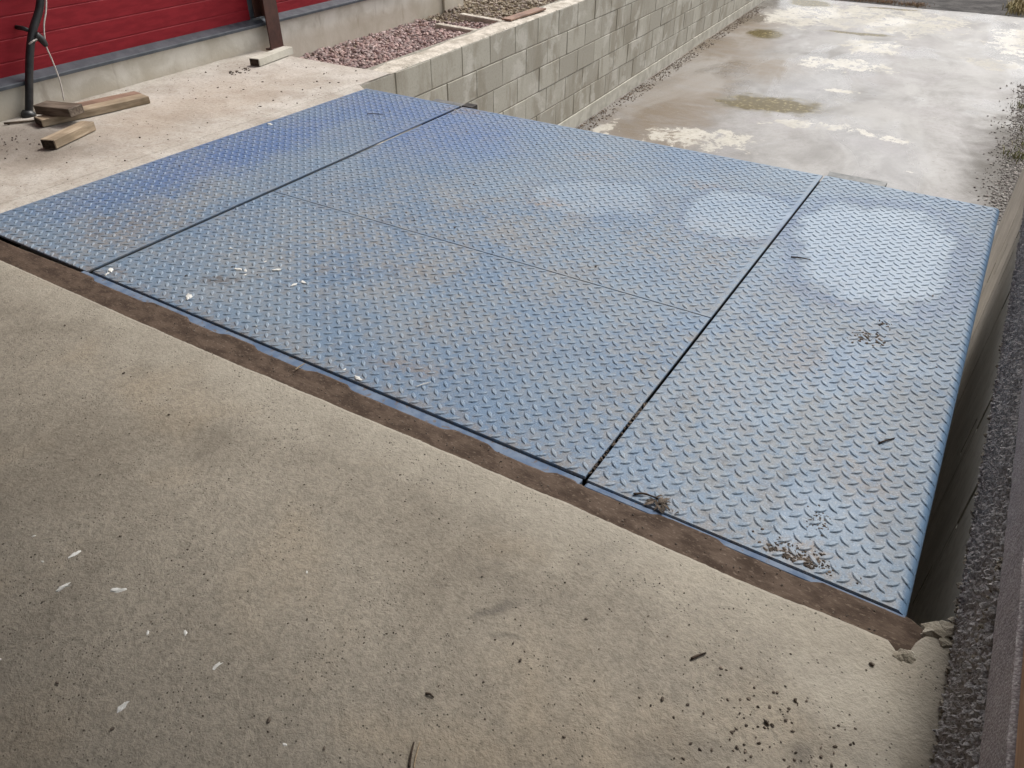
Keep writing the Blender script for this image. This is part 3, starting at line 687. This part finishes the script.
link('foot_collar', tube_me('foot_collar', [pt(-5.828, 2.742, -.004), pt(-5.828, 2.742, .02), pt(-5.828, 2.745, .04)], [.050, .048, .030], 14), MT['black'], pipe)
o = link('cable', tube_me('cable', smooth_path([(-5.83, 3.24, 1.0), (-5.82, 3.13, .68), (-5.815, 3.06, .55), (-5.812, 3.025, .43), (-5.81, 3.03, .33), (-5.81, 3.035, .19), (-5.815, 3.02, .06), (-5.815, 3.02, .05)], 6), .005, 8), MT['cable'])
tag(o, 'thin pale cable hanging from the black pipe coupling', 'cable')

# ================================================================ SMALL LITTER
def flake_me(seed, size, spiky=.3):
    r = random.Random(seed); n_ = 11; v = []
    for ring, zz in ((1, 0), (.75, 1), (0, 1.1)):
        if ring == 0: v.append((0, 0, .18 * size * zz)); continue
        for k in range(n_):
            an = 2 * math.pi * k / n_; rr = size * ring * (1 + r.uniform(-spiky, spiky)); v.append((rr * math.cos(an), rr * .45 * math.sin(an), .16 * size * zz))
    f = [(k, (k + 1) % n_, n_ + (k + 1) % n_, n_ + k) for k in range(n_)] + [(n_ + k, n_ + (k + 1) % n_, 2 * n_) for k in range(n_)]
    return pyd('flake', v, f)
FL = [(-1.75, .51, .014), (-1.67, .43, .017), (-1.54, .50, .016), (-1.14, .49, .012), (-1.24, .31, .015), (-1.28, .51, .008), (-1.36, .46, .007), (-1.60, .22, .009), (-1.91, .49, .006), (-1.80, .45, .006), (-1.16, .81, .005), (-.86, .44, .006)]
for i, (x, y, s) in enumerate(FL):
    o = link('white_flake', flake_me(i, s, .6 if s > .009 else .3), MT['white'], None, (x, y, FZ), rnd.uniform(0, 3)); tag(o, 'small white flake lying on the concrete dock floor', 'flake', 'white flakes on the floor')
FD = [(-2.68, 1.63, .028), (-2.70, 1.92, .022), (-2.66, 1.93, .016), (-2.54, 2.01, .024), (-2.35, 1.99, .020), (-2.37, 1.95, .02), (-1.65, 1.565, .020), (-2.65, 2.04, .010), (-2.63, 1.90, .010), (-4.21, 3.53, .03), (-1.73, 1.58, .009), (-3.19, 1.60, .022), (-3.17, 1.57, .016), (-2.9, 2.05, .012), (-2.25, 1.62, .009)]
for i, (x, y, s) in enumerate(FD):
    o = link('white_flake', flake_me(40 + i, s, .35), MT['white'], None, (x, y, .0022), rnd.uniform(0, 3)); tag(o, 'small white flake stuck on the blue tread plate', 'flake', 'white flakes on the deck')
def twig(label, x, y, z, L, rz, r=.0028, bend=.1, mat='twig'):
    pts = smooth_path([(-L / 2, 0, r), (-L * .1, bend * L, r * 1.6), (L * .2, bend * L * .6, r * 1.3), (L / 2, 0, r)], 3)
    m_ = len(pts); o = link('twig', tube_me('twig', pts, [r * (1.0 - .5 * i / m_) for i in range(m_)], 6), MT[mat], None, (x, y, z), rz); return tag(o, label, 'twig')
twig('straight dark twig on the floor below the right flap', -.17, 1.13, FZ, .042, .95, .0035, .0)
twig('dark twig at the bottom edge of the floor', -.61, .57, FZ, .055, 2.05, .0030, .02)
twig('thin twig beside the dark twig at the bottom edge', -.60, .575, FZ, .06, 2.0, .0016, .02, 'straw')
twig('short dark twig on the floor left of centre', -.66, .70, FZ, .022, .1, .003)
twig('dark twig lying flat on the right flap near its outer edge', .07, 2.23, .002, .068, .95, .0032, 0)
twig('dark twig at the near corner of the right flap', -.50, 1.565, .002, .075, .3, .004)
twig('pale straw on the deck near its front edge', -1.42, 1.66, .003, .06, 1.1, .0022, 0, 'white')
twig('dark twig lying on the far left flap', -3.74, 4.10, .003, .12, .5, .0035, .02)
twig('dark twig on the pale patch of the right flap', -.52, 3.42, .003, .09, .25, .004, .02)
twig('short straw sticking over the steel strip edge', -1.88, 1.50, .004, .05, 1.6, .003, 0, 'straw')
for i, (x, y, s) in enumerate([(-.53, .89, .007), (-.57, .92, .005), (-.20, .98, .009), (-1.21, .26, .008), (-.93, .46, .009), (-1.42, .26, .007), (.19, 1.33, .009), (.06, 1.14, .008), (.02, 1.05, .010), (-.45, 1.08, .006), (-2.4, 1.12, .008), (-2.05, 1.05, .007), (-.78, .48, .006), (-1.7, .62, .006), (.12, .95, .010), (.2, .98, .008), (-2.9, 1.2, .008), (-.35, .78, .006), (-.75, 1.05, .005), (-1.05, .7, .005)]):
    bm = bmesh.new(); bmesh.ops.create_icosphere(bm, subdivisions=1, radius=s * .62)
    for q in bm.verts: q.co = Vector((q.co.x * 1.3, q.co.y * .8, q.co.z * .7)) * (1 + rnd.uniform(-.3, .3))
    me = bpy.data.meshes.new('pebble'); bm.to_mesh(me); bm.free()
    o = link('pebble', me, MT['crumb'], None, (x, y, FZ + s * .35), rnd.uniform(0, 3)); tag(o, 'dark crumb of dirt lying on the concrete dock floor', 'pebble', 'dark crumbs on the floor')
# uncountable fine dirt
def dirt(name, label, pts, mat, parent=None, seed=9):
    return kind(tag(link(name, rocks_me(name, pts, None, .35, seed), MT[mat]), label, 'dirt'), 'stuff')
sp = []
for i in range(900):
    x = rnd.uniform(-3, .34); y = rnd.uniform(.2, 1.38); sp.append((x, y, FZ + .0006, rnd.choice((.0012, .0016, .002, .003)), .6))
for i in range(160): sp.append((rnd.gauss(.08, .12), rnd.gauss(.98, .09), FZ + .001, rnd.uniform(.0015, .005), .6))
sp = [q for q in sp if q[0] < .34]
dirt('floor_grit', 'fine dark grit scattered over the concrete floor', sp, 'crumb')
sp = []
for i in range(260): sp.append((rnd.gauss(-.05, .05), 1.555 + abs(rnd.gauss(0, .03)), .002, rnd.uniform(.0015, .006), .5))
for i in range(70): sp.append((rnd.gauss(-.11, .03), rnd.gauss(2.87, .03), .002, rnd.uniform(.002, .007), .5))
for i in range(30): sp.append((rnd.gauss(-.07, .02), rnd.gauss(3.01, .02), .002, rnd.uniform(.002, .007), .5))
for i in range(60): sp.append((rnd.gauss(-.03, .02), rnd.gauss(1.75, .03), .002, rnd.uniform(.0015, .004), .5))
for i in range(60): sp.append((rnd.uniform(-4.2, .2), rnd.uniform(1.6, 4.5), .002, rnd.uniform(.003, .007), .5))
for i in range(260): sp.append((rnd.uniform(-3.2, .2), 1.43 + rnd.random() ** 2 * .08, .001, rnd.uniform(.0012, .004), .5))
for i in range(90): y = rnd.uniform(1.56, 2.0); sp.append((-.69 + rnd.uniform(-.006, .006), y, -.002, rnd.uniform(.002, .006), .6))
dirt('deck_dirt', 'dark crumbs of dirt caught on the blue deck', sp, 'crumb')
# dry leaf litter at the near corner of the right flap
lv, lf = [], []
for i in range(26):
    cx, cy = rnd.gauss(-.45, .022), rnd.gauss(1.553, .014); an = rnd.uniform(0, 3.1); L = rnd.uniform(.012, .04); b = len(lv); W = L * .14
    for t_, w_, z_ in ((-1, .2, .002), (-.3, 1, .007), (.4, .8, .009), (1, .1, .004)):
        for sgn in (-1, 1): lv.append((cx + t_ * L / 2 * math.cos(an) - sgn * w_ * W * math.sin(an), cy + t_ * L / 2 * math.sin(an) + sgn * w_ * W * math.cos(an), z_ + rnd.uniform(0, .004)))
    for k in range(3): lf.append((b + 2 * k, b + 2 * k + 1, b + 2 * k + 3, b + 2 * k + 2))
kind(tag(link('leaf_litter', pyd('leaf_litter', lv, lf), MT['crumb']), 'little heap of dry leaf bits at the flap corner', 'leaf litter'), 'stuff')
# litter on the apron
sp = []
for i in range(260): sp.append((rnd.uniform(-5.85, -4.32), rnd.uniform(1.8, 5.0), .003, rnd.choice((.002, .003, .003, .004, .008)), .6))
for i in range(22): sp.append((rnd.gauss(-5.55, .05), rnd.gauss(4.45, .06), .004, rnd.uniform(.005, .014), .5))
for i in range(30): sp.append((rnd.gauss(-5.35, .12), rnd.gauss(2.3, .1), .004, rnd.uniform(.003, .009), .5))
dirt('apron_grit', 'dark grit and crumbs on the pale apron slab', sp, 'crumb', seed=11)

# ================================================================ YARD EDGES
sp = []
for i in range(2600):
    s = rnd.uniform(1.0, 13); q = .05 + rnd.random() ** 2 * .22; x, y, _ = uv(s, q); 
    if nz(s * 1.2, 4) < -.15 and rnd.random() < .8: continue
    sp.append((x, y, YZ + .005, rnd.choice((.005, .006, .008, .010, .016)), .6))
kind(tag(link('wall_foot_litter', rocks_me('wall_foot_litter', sp, [(.13, .10, .075), (.20, .16, .12), (.30, .26, .21), (.17, .12, .08), (.38, .34, .28)], .35, 12), MT['gravel']), 'strip of stones and leaf litter along the block wall foot', 'litter'), 'stuff')
sp = []
for i in range(5200):
    y = rnd.uniform(8.6, 15); x = .66 - abs(rnd.gauss(0, .17)) if rnd.random() < .7 else rnd.uniform(.4, 1.6)
    sp.append((x, y, YZ + .006, rnd.choice((.006, .007, .009, .012, .018)), .55))
kind(tag(link('stony_verge', rocks_me('stony_verge', sp, [(.20, .18, .16), (.28, .255, .23), (.38, .35, .315), (.14, .125, .11)], .3, 13), MT['gravel']), 'dark damp stones along the right side of the yard', 'stones'), 'stuff')
def grass(name, label, spots, hmin, hmax, tints, seed):
    r = random.Random(seed); v, f, cols = [], [], []
    for (x, y, z) in spots:
        an = r.uniform(0, 6.28); H = r.uniform(hmin, hmax); W = H * .05 + .002; le = r.uniform(.2, .8) * H; dx, dy = math.cos(an), math.sin(an); b = len(v); c_ = r.choice(tints)
        for t_, wv in ((0, 1), (.5, .8), (1, .05)):
            ox, oy, oz = x + dx * le * t_ * t_, y + dy * le * t_ * t_, z + H * t_ * (1 - .25 * t_)
            v += [(ox - dy * W * wv, oy + dx * W * wv, oz), (ox + dy * W * wv, oy - dx * W * wv, oz)]; cols += [c_, c_]
        f += [(b, b + 1, b + 3, b + 2), (b + 2, b + 3, b + 5, b + 4)]
    me = pyd(name, v, f); at = me.color_attributes.new('tint', 'FLOAT_COLOR', 'POINT'); at.data.foreach_set('color', [k for c_ in cols for k in (*c_, 1)])
    return kind(tag(link(name, me, MT['gravel']), label, 'grass'), 'stuff')
gt = [(.10, .12, .03), (.14, .15, .04), (.20, .18, .06), (.08, .09, .025)]
sp = []
for k in range(26):
    cx, cy = rnd.uniform(.45, .95), rnd.uniform(9.8, 14)
    for i in range(45): sp.append((rnd.gauss(cx, .06), rnd.gauss(cy, .10), YZ))
grass('verge_grass', 'green grass tufts among the stones beside the yard', sp, .03, .09, gt, 3)
gd = [(.26, .20, .08), (.32, .25, .11), (.22, .19, .07), (.36, .29, .15)]
sp = []
for k in range(150):
    cx, cy = rnd.uniform(-.25, 5) ** 1.0, rnd.uniform(21.7, 27)
    if cx < .3 and cy < 22.2 and rnd.random() < .4: continue
    for i in range(40): sp.append((rnd.gauss(cx, .12), rnd.gauss(cy, .15), YZ))
grass('dry_grass', 'yellowed dry grass at the far right roadside', sp, .10, .35, gd, 4)
sp = []
for k in range(120):
    cx, cy = rnd.uniform(-5.5, -2.0), rnd.uniform(21.55, 22.1)
    for i in range(22): sp.append((rnd.gauss(cx, .10), rnd.gauss(cy, .08), YZ))
grass('leaf_drift', 'rust brown drift of dead leaves along the road edge', sp, .03, .08, [(.24, .12, .05), (.30, .18, .09), (.16, .09, .05), (.20, .16, .08)], 5)
